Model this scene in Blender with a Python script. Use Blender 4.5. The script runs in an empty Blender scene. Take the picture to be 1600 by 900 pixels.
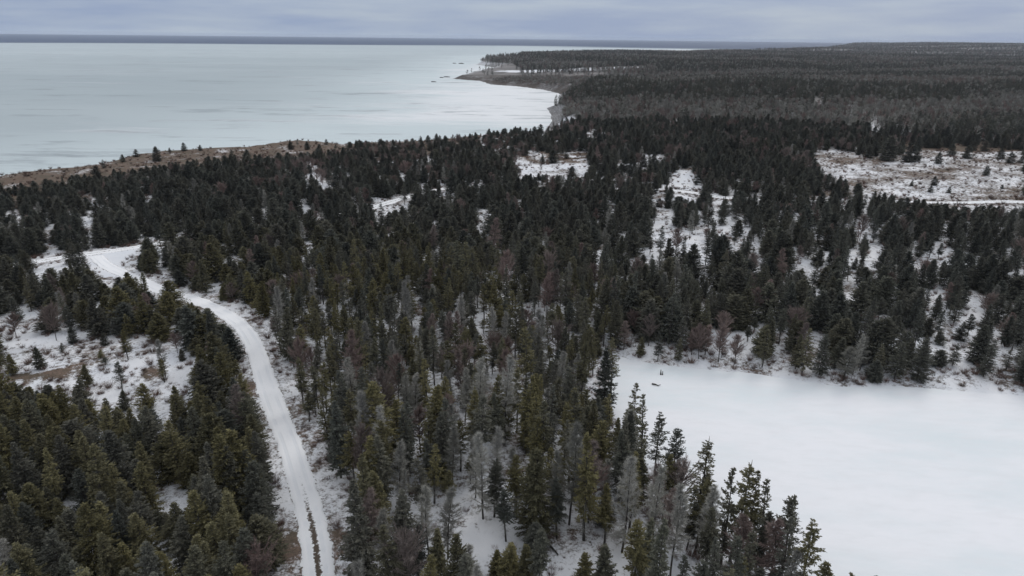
import bpy, math, random
import numpy as np

# ------------------------------------------------------------------ camera, sky, sun, exposure
scene = bpy.context.scene
COL = scene.collection
CAM_Z = 60.0
PITCH, ROLL, FOC = 20.17, 0.62, 1067.0          # degrees below level, degrees, focal length for a 1600 px wide frame
SEA_Z = -12.0

cam_d = bpy.data.cameras.new('camera')
cam_d.sensor_width = 36.0
cam_d.lens = 36.0 * FOC / 1600.0
cam_d.clip_start = 1.0
cam_d.clip_end = 80000.0
cam = bpy.data.objects.new('camera', cam_d)
COL.objects.link(cam)
from mathutils import Matrix
cam.matrix_world = (Matrix.Translation((0, 0, CAM_Z)) @ Matrix.Rotation(math.radians(90 - PITCH), 4, 'X')
                    @ Matrix.Rotation(math.radians(ROLL), 4, 'Z'))
scene.camera = cam

SUN_EL, SUN_AZ = 38.0, 35.0                      # azimuth clockwise from the view direction (+Y)
world = bpy.data.worlds.new('World')
scene.world = world
world.use_nodes = True
wt = world.node_tree
wt.nodes.clear()
def wn(t, **kw):
    n = wt.nodes.new(t)
    for k, v in kw.items(): setattr(n, k, v)
    return n
sky = wn('ShaderNodeTexSky', sky_type='NISHITA', sun_disc=False)
sky.sun_elevation = math.radians(SUN_EL)
sky.sun_rotation = math.radians(SUN_AZ)
sky.air_density = 1.0; sky.dust_density = 2.0
tc = wn('ShaderNodeTexCoord')
mp = wn('ShaderNodeMapping'); mp.inputs['Scale'].default_value = (3.0, 3.0, 26.0)
nz = wn('ShaderNodeTexNoise'); nz.inputs['Scale'].default_value = 1.3; nz.inputs['Detail'].default_value = 6; nz.inputs['Roughness'].default_value = 0.55
rp = wn('ShaderNodeValToRGB')                      # cloud deck: blue-grey underside to paler breaks
rp.color_ramp.elements[0].position = 0.40; rp.color_ramp.elements[0].color = (0.31, 0.385, 0.545, 1)
rp.color_ramp.elements[1].position = 0.66; rp.color_ramp.elements[1].color = (0.43, 0.50, 0.60, 1)
sep = wn('ShaderNodeSeparateXYZ')
up = wn('ShaderNodeMapRange'); up.inputs['From Min'].default_value = 0.03; up.inputs['From Max'].default_value = 1.0
up.inputs['To Min'].default_value = 10.0; up.inputs['To Max'].default_value = 19.5   # an overcast deck is brighter overhead
sc_ = wn('ShaderNodeVectorMath', operation='SCALE')
mx = wn('ShaderNodeMix', data_type='RGBA'); mx.inputs['Factor'].default_value = 0.96
bg = wn('ShaderNodeBackground'); bg.inputs['Strength'].default_value = 0.1
wo = wn('ShaderNodeOutputWorld')
L = wt.links.new
L(tc.outputs['Generated'], mp.inputs['Vector']); L(mp.outputs[0], nz.inputs['Vector']); L(nz.outputs['Fac'], rp.inputs['Fac'])
L(tc.outputs['Generated'], sep.inputs[0]); L(sep.outputs['Z'], up.inputs['Value'])
nt_ = wn('ShaderNodeMix', data_type='RGBA'); nt_.inputs['B'].default_value = (0.47, 0.485, 0.51, 1)    # thinner, whiter cloud overhead
hi = wn('ShaderNodeMapRange'); hi.inputs['From Min'].default_value = 0.05; hi.inputs['From Max'].default_value = 0.6
L(sep.outputs['Z'], hi.inputs['Value']); L(hi.outputs['Result'], nt_.inputs['Factor']); L(rp.outputs['Color'], nt_.inputs['A'])
L(nt_.outputs['Result'], sc_.inputs[0]); L(up.outputs['Result'], sc_.inputs['Scale'])
L(sky.outputs[0], mx.inputs['A']); L(sc_.outputs[0], mx.inputs['B'])
L(mx.outputs['Result'], bg.inputs['Color']); L(bg.outputs[0], wo.inputs['Surface'])

sun_d = bpy.data.lights.new('sun', 'SUN')
sun_d.energy = 0.8; sun_d.angle = math.radians(25); sun_d.color = (1.0, 0.96, 0.9)
sun = bpy.data.objects.new('sun', sun_d); COL.objects.link(sun)
sun.rotation_euler = (math.radians(90 - SUN_EL), 0, math.radians(180 - SUN_AZ))

vs = scene.view_settings
vs.view_transform = 'Standard'; vs.look = 'None'; vs.exposure = 0.0; vs.gamma = 1.0; vs.use_curve_mapping = False
scene.render.engine = 'CYCLES'
scene.cycles.max_bounces = 5; scene.cycles.diffuse_bounces = 3; scene.cycles.glossy_bounces = 2
scene.cycles.transmission_bounces = 2; scene.cycles.volume_bounces = 1; scene.cycles.transparent_max_bounces = 4
scene.cycles.use_denoising = True

# ------------------------------------------------------------------ photo pixel <-> place
_R = np.array(cam.matrix_world.to_3x3())
def ray(px, py):
    v = np.stack([(np.asarray(px, float) - 800) / FOC, (450 - np.asarray(py, float)) / FOC, -np.ones_like(np.asarray(px, float))], -1)
    return v @ _R.T
def at(px, py, z=1.0):
    d = ray(px, py); t = (z - CAM_Z) / d[..., 2]
    return d[..., :2] * t[..., None]
def project(p):
    q = (np.asarray(p, float) - np.array([0, 0, CAM_Z])) @ _R
    w = np.maximum(-q[..., 2], 1e-3)
    return np.stack([800 + FOC * q[..., 0] / w, 450 - FOC * q[..., 1] / w], -1), w
def inside(poly, x, y):
    poly = np.asarray(poly, float); r = np.zeros(np.shape(x), bool)
    xa, ya = poly[:, 0], poly[:, 1]; xb, yb = np.roll(xa, -1), np.roll(ya, -1)
    for i in range(len(poly)):
        c = (ya[i] > y) != (yb[i] > y)
        if yb[i] != ya[i]:
            r ^= c & (x < (xb[i] - xa[i]) * (y - ya[i]) / (yb[i] - ya[i]) + xa[i])
    return r
def seg_dist(line, x, y, closed=False):
    line = np.asarray(line, float); d = np.full(np.shape(x), 1e12)
    n = len(line)
    for i in range(n if closed else n - 1):
        a = line[i]; b = line[(i + 1) % n]; ab = b - a; l2 = max(float(ab @ ab), 1e-9)
        t = np.clip(((x - a[0]) * ab[0] + (y - a[1]) * ab[1]) / l2, 0, 1)
        d = np.minimum(d, (x - a[0] - t * ab[0]) ** 2 + (y - a[1] - t * ab[1]) ** 2)
    return np.sqrt(d)
def smooth(a, b, v):
    t = np.clip((v - a) / (b - a), 0, 1); return t * t * (3 - 2 * t)
def chaikin(pts, n=2, closed=False):
    p = np.asarray(pts, float)
    for _ in range(n):
        q = np.roll(p, -1, 0)
        a = 0.75 * p + 0.25 * q; b = 0.25 * p + 0.75 * q
        m = np.empty((2 * len(p), p.shape[1])); m[0::2] = a; m[1::2] = b
        p = m if closed else np.vstack([p[:1], m[:-2], p[-1:]])
    return p
def wob(x, y, s, seed=0.0):                       # cheap smooth noise, about -1..1
    k = 2 * math.pi / s
    return (np.sin(k * (x * 0.93 + y * 0.37) + seed) + np.sin(k * (x * -0.41 + y * 0.91) * 1.31 + 2.1 + seed * 1.7)
            + np.sin(k * (x * 0.55 - y * 0.8) * 1.73 + 4.2 + seed * .6 + 0.8 * np.sin(k * x * .7 + seed))) / 3.0

# coast outline: (photo x, photo y, height of the point seen there)
_coast = [(-500, 345, 1), (-150, 293, 1), (0, 264, 1), (60, 255, 1), (130, 243, 1), (180, 236, 1), (260, 229, 1), (370, 222, 1), (440, 213, 1), (480, 211, 1),
          (545, 215, 1), (620, 213, 1), (700, 209, 1), (780, 204, 1), (830, 198, 1), (852, 189, -12), (851, 178, -12), (847, 169, -12), (863, 162, -12), (871, 146, -12),
          (845, 140, -12), (805, 135, -12), (763, 132, -12), (747, 126.5, -12), (704, 123, -12), (726, 118, -12), (762, 111.5, -12), (772, 105.5, -12), (742, 100.6, -12)]
COAST = [tuple(at(a, b, c)) for a, b, c in _coast]
COAST += [tuple(at(752, 98.6, -12)), tuple(at(800, 97, -12)), tuple(at(806, 93, -12)), tuple(at(806, 90, -12)), tuple(at(870, 88, -12)), tuple(at(1000, 86, -9)), tuple(at(1066, 82, 4)), tuple(at(1185, 78.5, 4)),
          tuple(at(1300, 74.3, 6)), (3900, 8200), (7000, 13500), (30000, 14000), (30000, -4000), (-2000, -4000)]
COAST = np.array(COAST)
POND = chaikin(at(*np.array([(962, 552), (985, 561), (1010, 566), (1060, 572), (1120, 578), (1180, 581), (1240, 593), (1300, 601), (1330, 604), (1370, 600), (1440, 604), (1520, 611), (1600, 616),
                             (1780, 640), (1990, 700), (2000, 1000), (1500, 1200), (1330, 1100), (1270, 985), (1190, 890), (1100, 815), (1030, 755), (980, 690), (950, 635), (945, 590)], float).T, 0.0), 2, True)
TRACK = chaikin(at(*np.array([(500, 1120), (502, 960), (499, 890), (484, 800), (467, 745), (448, 683), (430, 640), (413, 593), (398, 545), (372, 508), (338, 484), (284, 461), (235, 446), (192, 430), (163, 418), (150, 404)], float).T, 1.0), 2)
LANE = chaikin(at(*np.array([(-200, 440), (20, 421), (77, 412), (140, 401), (205, 390), (260, 379), (380, 362), (480, 348), (566, 331), (606, 319), (646, 308), (700, 296), (780, 292), (900, 296), (1020, 300), (1090, 306),
                             (1160, 313), (1260, 320), (1400, 318), (1520, 319), (1600, 321), (1760, 326)], float).T, 1.0), 2)
STRIP = at(*np.array([(766, 116.3), (800, 114.4), (945, 114.2), (1010, 115), (1010, 116.8), (900, 117.2), (800, 117)], float).T, -9.0)
LAGOON = at(*np.array([(902, 200), (930, 201), (958, 203), (945, 206), (925, 211), (912, 206)], float).T, -4.0)
HILL = at(930., 160., 2.0)

def land_base(x, y):
    r = np.hypot(x, y)
    b = 1.6 + 0.9 * wob(x, y, 95) + 0.5 * wob(x, y, 41, 3) + smooth(700, 1700, r) * (4.5 * wob(x, y, 620, 5) + 5.0 * wob(x, y * 1.6, 1500, 8))
    b = b + 2.0 * smooth(250, 420, r) * smooth(600, 440, r) * smooth(-80, 40, x)
    hx, hy = at(np.array(1010.), np.array(152.), 2.0)
    b = b + 9.0 * np.exp(-(((x - hx) / 330) ** 2 + ((y - hy) / 130) ** 2))
    b = b + 7.0 * np.exp(-(((x - 520) / 380) ** 2 + ((y - 930) / 150) ** 2))
    mxx, myy = at(np.array(880.), np.array(122.), -6.0)
    b = b - 9.0 * np.exp(-(((x - mxx) / 500) ** 2 + ((y - myy) / 210) ** 2))
    lx, ly = at(np.array(915.), np.array(202.), -4.0)
    b = b - 4.5 * np.exp(-(((x - lx) / 60) ** 2 + ((y - ly) / 55) ** 2))
    far = smooth(3500, 8000, r)
    b = b + far * (14 + 26 * smooth(0.38, 0.62, x / np.maximum(y, 1)) + 9 * wob(x, y, 2600, 1)) * (y > 0)
    return b
def ground_z(x, y):
    x = np.asarray(x, float); y = np.asarray(y, float)
    dc = seg_dist(COAST, x, y, True); ins = inside(COAST, x, y)
    b = land_base(x, y)
    r_ = np.hypot(x, y); w = 26 + 8 * wob(x, y, 60, 2) + 34 * smooth(560, 640, r_) * smooth(1000, 900, r_)
    z = np.where(ins, -12.6 + (b + 12.6) * smooth(0, w, dc), -12.6 - np.minimum(dc * 0.05, 6))
    dp = seg_dist(POND, x, y, True); ip = inside(POND, x, y)
    bank = 0.12 + (z - 0.12) * smooth(0, 14, dp) + 0.25 * smooth(0, 3, dp) * (1 - smooth(4, 14, dp))
    z = np.where(ip, -0.9 * smooth(0, 4, dp) - 0.0 + 0.12 * (1 - smooth(0, 1.5, dp)), np.where(dp < 14, bank, z))
    return z

# ------------------------------------------------------------------ materials
def material(name):
    m = bpy.data.materials.new(name); m.use_nodes = True
    nt = m.node_tree; nt.nodes.clear()
    out = nt.nodes.new('ShaderNodeOutputMaterial'); b = nt.nodes.new('ShaderNodeBsdfPrincipled')
    nt.links.new(b.outputs[0], out.inputs['Surface'])
    b.inputs['Roughness'].default_value = 0.9; b.inputs['Specular IOR Level'].default_value = 0.1
    return m, nt, b
class NT:
    def __init__(self, nt): self.nt = nt
    def n(self, t, ins=None, **kw):
        o = self.nt.nodes.new(t)
        for k, v in kw.items(): setattr(o, k, v)
        for k, v in (ins or {}).items():
            if isinstance(v, bpy.types.NodeSocket): self.nt.links.new(v, o.inputs[k])
            else: o.inputs[k].default_value = v
        return o
    def noise(self, vec, scale, detail=3, rough=0.55):
        return self.n('ShaderNodeTexNoise', {'Vector': vec, 'Scale': scale, 'Detail': detail, 'Roughness': rough}).outputs['Fac']
    def ramp(self, v, a, b):
        return self.n('ShaderNodeMapRange', {'Value': v, 'From Min': a, 'From Max': b}, interpolation_type='SMOOTHSTEP').outputs['Result']
    def mix(self, f, a, b):
        o = self.n('ShaderNodeMix', data_type='RGBA')
        for k, v in (('Factor', f), ('A', a), ('B', b)):
            s = o.inputs[k] if k == 'Factor' else [i for i in o.inputs if i.name == k and i.type == 'RGBA'][0]
            if isinstance(v, bpy.types.NodeSocket): self.nt.links.new(v, s)
            else: s.default_value = v if k == 'Factor' else (*v, 1)
        return [s for s in o.outputs if s.type == 'RGBA'][0]
    def math(self, op, a, b=0.0, clamp=False):
        o = self.n('ShaderNodeMath', {0: a, 1: b}, operation=op); o.use_clamp = clamp
        return o.outputs[0]
    def attr(self, name): return self.n('ShaderNodeAttribute', attribute_name=name).outputs['Fac']
    def pos(self): return self.n('ShaderNodeNewGeometry').outputs['Position']
    def link(self, a, b): self.nt.links.new(a, b)
SNOW = (0.82, 0.82, 0.835)

m_ground, nt, b = material('snowy_ground'); k = NT(nt); P = k.pos()
n1 = k.noise(P, 0.9, 5, 0.7); n2 = k.noise(P, 0.12, 4); n3 = k.noise(P, 3.2, 3, 0.7); n4 = k.noise(P, 0.35, 4, 0.65)
br = k.attr('brown')
cov = k.math('ADD', k.math('MULTIPLY', n1, 0.55), k.math('MULTIPLY', n3, 0.3)); cov = k.math('ADD', cov, k.math('MULTIPLY', n2, 0.35))
thr = k.math('SUBTRACT', 0.93, k.math('MULTIPLY', br, 0.60))
gf = k.ramp(k.math('SUBTRACT', cov, thr), -0.06, 0.10)
grass = k.mix(k.ramp(n4, 0.35, 0.65), (0.13, 0.105, 0.078), (0.20, 0.14, 0.11))
grass = k.mix(k.ramp(n3, 0.4, 0.7), grass, (0.09, 0.075, 0.06))
snow = k.mix(k.ramp(n2, 0.3, 0.7), SNOW, (0.72, 0.74, 0.78))
c = k.mix(gf, snow, grass)
rockc = k.mix(k.ramp(n4, 0.3, 0.7), (0.06, 0.055, 0.052), (0.19, 0.178, 0.168))
c = k.mix(k.math('MULTIPLY', k.attr('rock'), k.ramp(n1, 0.25, 0.55)), c, rockc)
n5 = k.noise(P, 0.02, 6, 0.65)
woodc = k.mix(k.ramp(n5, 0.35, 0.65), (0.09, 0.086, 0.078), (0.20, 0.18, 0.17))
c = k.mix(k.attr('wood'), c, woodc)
c = k.mix(k.math('MULTIPLY', k.attr('scrub'), k.ramp(k.noise(P, 0.03, 5, 0.7), 0.3, 0.6)), c, (0.085, 0.07, 0.06))
k.link(c, b.inputs['Base Color'])
bp = k.n('ShaderNodeBump', {'Height': k.math('ADD', n1, k.math('MULTIPLY', n3, 0.5)), 'Strength': 0.5, 'Distance': 0.35}); k.link(bp.outputs[0], b.inputs['Normal'])

m_pond, nt, b = material('pond_snow'); k = NT(nt); P = k.pos()
mpn = k.n('ShaderNodeMapping', {'Vector': P, 'Scale': (0.5, 1.3, 1.0), 'Rotation': (0, 0, 0.5)}).outputs[0]
f1 = k.ramp(k.noise(mpn, 0.045, 6, 0.65), 0.38, 0.68); f2 = k.noise(mpn, 0.5, 4, 0.6)
c = k.mix(f1, (0.85, 0.85, 0.87), (0.735, 0.785, 0.805)); c = k.mix(k.math('MULTIPLY', k.ramp(f2, 0.42, 0.75), 0.6), c, (0.78, 0.785, 0.80))
k.link(c, b.inputs['Base Color']); b.inputs['Roughness'].default_value = 0.75
bp = k.n('ShaderNodeBump', {'Height': f2, 'Strength': 0.45, 'Distance': 0.2}); k.link(bp.outputs[0], b.inputs['Normal'])

m_track, nt, b = material('track_snow'); k = NT(nt); P = k.pos()
u = k.attr('across'); v = k.attr('along'); au = k.math('ABSOLUTE', u)
n1 = k.noise(P, 1.6, 4, 0.7); n2 = k.noise(P, 0.25, 3)
mid = k.math('MULTIPLY', k.ramp(k.math('ABSOLUTE', k.math('SUBTRACT', u, k.math('MULTIPLY', k.math('SUBTRACT', n2, 0.5), 0.3))), 0.42, 0.0), k.attr('strip'))
edge = k.ramp(au, 0.78, 1.02)
bare = k.math('ADD', k.math('MULTIPLY', mid, 0.36), k.math('MULTIPLY', edge, 0.3))
nb = k.ramp(k.noise(P, 2.6, 5, 0.75), 0.32, 0.68)
f = k.ramp(k.math('ADD', bare, k.math('MULTIPLY', nb, 0.4)), 0.5, 0.58)
rut = k.math('MULTIPLY', k.ramp(k.math('ABSOLUTE', k.math('SUBTRACT', au, 0.45)), 0.2, 0.08), k.ramp(n2, 0.35, 0.6))
c = k.mix(rut, (0.90, 0.90, 0.91), (0.83, 0.84, 0.86))
c = k.mix(f, c, (0.11, 0.088, 0.07))
k.link(c, b.inputs['Base Color'])
bp = k.n('ShaderNodeBump', {'Height': k.math('ADD', n1, k.math('MULTIPLY', rut, -0.8)), 'Strength': 0.4, 'Distance': 0.15}); k.link(bp.outputs[0], b.inputs['Normal'])

m_sea, nt, b = material('sea_water'); k = NT(nt); P = k.pos()
st = k.n('ShaderNodeMapping', {'Vector': P, 'Scale': (0.32, 1.0, 1.0), 'Rotation': (0, 0, -0.12)}).outputs[0]
n1 = k.noise(st, 0.012, 5, 0.6); n2 = k.noise(st, 0.03, 5, 0.7); n3 = k.noise(st, 0.0025, 4)
ice = k.attr('slush')
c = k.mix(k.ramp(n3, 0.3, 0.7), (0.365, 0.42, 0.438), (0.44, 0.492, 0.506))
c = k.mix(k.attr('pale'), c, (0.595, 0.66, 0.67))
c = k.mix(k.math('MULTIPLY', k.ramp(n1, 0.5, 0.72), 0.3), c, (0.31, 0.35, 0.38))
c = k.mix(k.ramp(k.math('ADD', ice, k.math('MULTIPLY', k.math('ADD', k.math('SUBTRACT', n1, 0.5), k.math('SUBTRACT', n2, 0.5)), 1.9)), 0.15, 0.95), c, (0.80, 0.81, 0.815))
dk = k.math('MULTIPLY', k.ramp(n2, 0.53, 0.70), k.math('SUBTRACT', 1.0, k.attr('shade_band')))
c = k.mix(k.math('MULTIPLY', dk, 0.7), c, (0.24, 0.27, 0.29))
c = k.mix(k.attr('shade_band'), c, (0.006, 0.028, 0.09))  # cloud shade and darker sky reflection painted into the far water's colour
k.link(c, b.inputs['Base Color']); b.inputs['Roughness'].default_value = 0.55; b.inputs['Specular IOR Level'].default_value = 0.12
bp = k.n('ShaderNodeBump', {'Height': n2, 'Strength': 0.35, 'Distance': 2.0}); k.link(bp.outputs[0], b.inputs['Normal'])

def foliage(name, cols, spread=(0.7, 1.3), olive=True):
    m, nt, b = material(name); k = NT(nt); oi = k.n('ShaderNodeObjectInfo'); rnd = oi.outputs['Random']
    P = k.pos(); stand = k.noise(P, 0.02, 3)
    c = k.mix(rnd, cols[0], cols[1])
    if olive:
        sp = k.n('ShaderNodeSeparateXYZ', {0: P})
        near = k.n('ShaderNodeVectorMath', {0: P, 1: (-45.0, 85.0, 5.0)}, operation='DISTANCE').outputs['Value']
        f = k.math('ADD', k.ramp(near, 150.0, 40.0), k.math('MULTIPLY', k.math('SUBTRACT', stand, 0.5), 1.2))
        f = k.math('MULTIPLY', f, k.ramp(k.math('FRACT', k.math('MULTIPLY', rnd, 7.3)), 0.15, 0.85), clamp=True)
        c = k.mix(f, c, cols[2])
    t = k.n('ShaderNodeMapRange', {'Value': k.attr('tint'), 'To Min': spread[0], 'To Max': spread[1]}).outputs['Result']
    t = k.math('MULTIPLY', t, k.n('ShaderNodeMapRange', {'Value': k.math('FRACT', k.math('MULTIPLY', rnd, 13.7)), 'To Min': 0.75, 'To Max': 1.3}).outputs['Result'])
    vm = k.n('ShaderNodeVectorMath', {0: c, 'Scale': t}, operation='SCALE').outputs[0]
    k.link(vm, b.inputs['Base Color']); b.inputs['Specular IOR Level'].default_value = 0.05
    return m
m_needle = foliage('spruce_needles', [(0.090, 0.096, 0.083), (0.112, 0.108, 0.088), (0.138, 0.124, 0.062)], (0.6, 1.45))
m_rust = foliage('bare_reddish_twigs', [(0.24, 0.175, 0.158), (0.22, 0.185, 0.168)], olive=False)
m_grey = foliage('lichen_grey_twigs', [(0.33, 0.32, 0.295), (0.25, 0.245, 0.215)], olive=False)
m_bark = foliage('bark', [(0.055, 0.048, 0.042), (0.10, 0.092, 0.085)], olive=False)
m_dust = foliage('snow_on_branches', [(0.75, 0.77, 0.8), (0.7, 0.72, 0.76)], (0.9, 1.0), olive=False)
m_brush = foliage('dry_brush', [(0.13, 0.10, 0.085), (0.17, 0.11, 0.09)], olive=False)
m_stone, nt, b = material('shore_rock'); k = NT(nt)
k.link(k.mix(k.noise(k.pos(), 0.8, 4), (0.05, 0.05, 0.05), (0.16, 0.15, 0.14)), b.inputs['Base Color'])

# ------------------------------------------------------------------ mesh helpers
def mesh_obj(name, verts, faces, mats, attrs=None, fmat=None, link=True, smooth_=False, parent=None):
    me = bpy.data.meshes.new(name)
    verts = np.asarray(verts, np.float32); faces = np.asarray(faces, np.int32)
    nf, nv = faces.shape
    me.vertices.add(len(verts)); me.vertices.foreach_set('co', verts.ravel())
    me.loops.add(nf * nv); me.loops.foreach_set('vertex_index', faces.ravel())
    me.polygons.add(nf); me.polygons.foreach_set('loop_start', np.arange(0, nf * nv, nv, dtype=np.int32))
    for m in mats: me.materials.append(m)
    if fmat is not None: me.polygons.foreach_set('material_index', np.asarray(fmat, np.int32))
    if smooth_: me.polygons.foreach_set('use_smooth', np.ones(nf, bool))
    for an, av in (attrs or {}).items():
        a = me.attributes.new(an, 'FLOAT', 'POINT'); a.data.foreach_set('value', np.asarray(av, np.float32))
    me.update(calc_edges=True); me.validate()
    o = bpy.data.objects.new(name, me)
    if link: COL.objects.link(o)
    if parent is not None: o.parent = parent
    return o
def grid_faces(nr, nc):
    i = np.arange(nr - 1)[:, None] * nc + np.arange(nc - 1)[None]
    i = i.ravel(); return np.stack([i, i + 1, i + nc + 1, i + nc], 1)
def polar(r, a):
    R_, A_ = np.meshgrid(r, a, indexing='ij'); return (R_ * np.sin(A_)).ravel(), (R_ * np.cos(A_)).ravel()

# ------------------------------------------------------------------ setting: ground, sea, pond, track, lane
rr = np.concatenate([[15, 25, 34], np.geomspace(42, 14000, 560)]); aa = np.radians(np.linspace(-66, 66, 430))
gx, gy = polar(rr, aa); gz = ground_z(gx, gy); gr = np.hypot(gx, gy)
dc = seg_dist(COAST, gx, gy, True); dt = np.minimum(seg_dist(TRACK, gx, gy), seg_dist(LANE, gx, gy)); dpond = seg_dist(POND, gx, gy, True)
gp, _ = project(np.stack([gx, gy, gz], 1))
brown = 0.47 + 0.12 * wob(gx, gy, 33, 1) + 0.12 * wob(gx, gy, 13, 4)
brown = np.where(dt < 6, np.maximum(brown, 0.62 - 0.02 * dt), brown)
brown = np.maximum(brown, 0.66 * (1 - smooth(0, 7, np.abs(dpond - 3))) * (gr < 330) * (gx > 40) * 0.8)
fx, fy = at(np.array(1450.), np.array(275.), 1.0)
inD = smooth(90, 60, np.hypot((gx - fx) / 1.9, gy - fy)); brown = brown * (1 - inD) + (0.60 + 0.09 * wob(gx, gy, 60, 9) + 0.05 * wob(gx, gy, 22, 2)) * inD
hx, hy = at(np.array(1480.), np.array(232.), 1.0)
brown = np.maximum(brown, 1.05 * smooth(40, 15, np.hypot((gx - hx) / 4, gy - hy)))
ex, ey = at(np.array(890.), np.array(250.), 1.0); inE = smooth(28, 16, np.hypot((gx - ex) / 1.3, gy - ey)); brown = brown * (1 - inE) + (0.66 + 0.22 * wob(gx, gy, 17, 2) + 0.16 * wob(gx, gy, 7, 5)) * inE
cl = smooth(105, 60, dc + 10 * wob(gx, gy, 50)) * (gr < 560) * (gx < -20); brown = brown * (1 - cl) + (0.80 + 0.14 * wob(gx, gy, 30) + 0.1 * wob(gx, gy, 11, 4)) * cl
for px_, py_, rad_ in ((455., 862., 5.0), (522., 850., 3.0), (100., 592., 4.5), (235., 588., 3.5), (40., 600., 4.)):
    qx, qy = at(np.array(px_), np.array(py_), 1.0); brown = np.maximum(brown, 0.76 * smooth(rad_ * 1.25, rad_ * 0.25, np.hypot(gx - qx, gy - qy) + 1.6 * wob(gx, gy, 6) + 0.9 * wob(gx, gy, 2.7, 3)))
wx, wy = at(np.array(1070.), np.array(285.), 1.0); inW = smooth(24, 18, np.hypot((gx - wx) / 0.75, gy - wy)); brown = brown * (1 - inW) - 0.3 * inW
rock = smooth(30, 14, dc) * (gr > 560) * np.where(gz < -0.5, 1, 0.3)
rock = np.where((gr > 1900) & (gr < 2400) & (dc < 40), 0.35, rock)
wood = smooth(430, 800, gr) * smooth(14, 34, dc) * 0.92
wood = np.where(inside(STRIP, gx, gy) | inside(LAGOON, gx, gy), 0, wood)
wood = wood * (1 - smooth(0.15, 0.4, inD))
GLADES = [at(*np.array(q, float).T, 3.0) for q in ([(1268, 151), (1292, 152), (1286, 161), (1270, 159)], [(1358, 188), (1376, 190), (1374, 196), (1360, 194)], [(1398, 197), (1418, 200), (1414, 206), (1400, 203)], [(1322, 166), (1336, 168), (1332, 174), (1322, 172)], [(1165, 100), (1182, 100), (1180, 103), (1166, 103)])]
for q_ in GLADES: wood = np.where(inside(q_, gx, gy), 0.0, wood)
lagoon_clear = inside(LAGOON, gx, gy) | inside(STRIP, gx, gy)
JUNC = at(*np.array([(112, 406), (150, 398), (200, 389), (222, 384), (208, 402), (188, 417), (192, 436), (160, 432), (138, 414)], float).T, 1.0)
brown = np.where(lagoon_clear, -0.3, np.where(inside(JUNC, gx, gy), -0.2, brown)); rock = np.where(lagoon_clear, 0, rock)
ground = mesh_obj('ground', np.stack([gx, gy, gz], 1), grid_faces(len(rr), len(aa)), [m_ground],
                  {'brown': brown, 'rock': np.clip(rock, 0, 1), 'wood': np.clip(wood, 0, 1), 'scrub': np.where(inside([(690, 125), (720, 116), (760, 117), (1000, 118), (1010, 126), (872, 147), (800, 138), (745, 128)], gp[:, 0], gp[:, 1]) & ~inside(STRIP, gx, gy) & (gr > 900), 1.0, 0.0)}, smooth_=True)
ground['kind'] = 'structure'

rs = np.geomspace(300, 30000, 260); as_ = np.radians(np.linspace(-70, 70, 240))
sx, sy = polar(rs, as_); sr = np.hypot(sx, sy)
bx, by = at(np.array(800.), np.array(165.), -12.0)
sp_, _ = project(np.stack([sx, sy, np.full_like(sx, SEA_Z)], 1))
dcs = seg_dist(COAST, sx, sy, True)
slush = np.clip(0.86 * smooth(400, 20, dcs) * smooth(540, 640, sr) * smooth(-250, 40, sx) + 0.22 * smooth(700, 100, np.hypot((sx - bx) / 0.7, (sy - 1250) / 1.6))
                + 0.85 * smooth(2600, 3300, sr) * smooth(6500, 4500, sr) * smooth(0.05, 0.25, sx / sy), 0, 1)
shade_band = smooth(5400, 6700, sr + 500 * wob(sx, sy, 3000))  # where the painted shade towards the horizon sets in
sea = mesh_obj('sea', np.stack([sx, sy, np.full_like(sx, SEA_Z)], 1), grid_faces(len(rs), len(as_)), [m_sea], {'slush': slush, 'shade_band': shade_band, 'pale': np.clip(0.85 * smooth(520, 60, dcs) * smooth(-520, -150, sx) + 0.42 * smooth(1300, 3500, sr) + 0.25 * smooth(-400, 100, sx), 0, 1)}, smooth_=True)
sea['kind'] = 'structure'

def flat_poly(name, poly, z, mat):
    me = bpy.data.meshes.new(name); me.from_pydata([(float(p[0]), float(p[1]), z) for p in poly], [], [list(range(len(poly)))]); me.materials.append(mat)
    o = bpy.data.objects.new(name, me); COL.objects.link(o); return o
o = flat_poly('frozen_pond', POND, 0.02, m_pond); o['kind'] = 'structure'; o['label'] = 'wide frozen pond under smooth white snow'

def ribbon(name, line, width, strip, mat, lift):
    line = np.asarray(line); d = np.linalg.norm(np.diff(line, axis=0), axis=1); s = np.concatenate([[0], np.cumsum(d)])
    t = np.arange(0, s[-1], 0.9); x = np.interp(t, s, line[:, 0]); y = np.interp(t, s, line[:, 1])
    tx, ty = np.gradient(x), np.gradient(y); l = np.hypot(tx, ty); nx_, ny_ = ty / l, -tx / l
    us = np.linspace(-1.05, 1.05, 13)
    X = x[:, None] + nx_[:, None] * us[None] * width / 2; Y = y[:, None] + ny_[:, None] * us[None] * width / 2
    jit = (0.35 * wob(X, Y, 7) + 0.25 * wob(X, Y, 2.6, 3)) * (np.abs(us)[None] > 0.95)
    X = X + nx_[:, None] * jit; Y = Y + ny_[:, None] * jit
    Z = ground_z(X, Y).max(axis=1, keepdims=True) * 0.3 + ground_z(X, Y) * 0.7 + lift
    Z = Z - 0.16 * (np.abs(us)[None] > 1.0)
    st = strip(t)[:, None] * np.ones((1, 13))
    o = mesh_obj(name, np.stack([X, Y, Z], -1).reshape(-1, 3), grid_faces(len(t), 13), [mat],
                 {'across': np.broadcast_to(us[None], X.shape).ravel(), 'along': np.broadcast_to(t[:, None], X.shape).ravel(), 'strip': st.ravel()}, smooth_=True)
    o['kind'] = 'structure'; return o
o = ribbon('snowy_track', TRACK, 3.6, lambda t: 1.15 * (1 - smooth(22, 40, t)) + 0.36, m_track, 0.13); o['label'] = 'snow-covered track winding up between the spruces'
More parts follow.
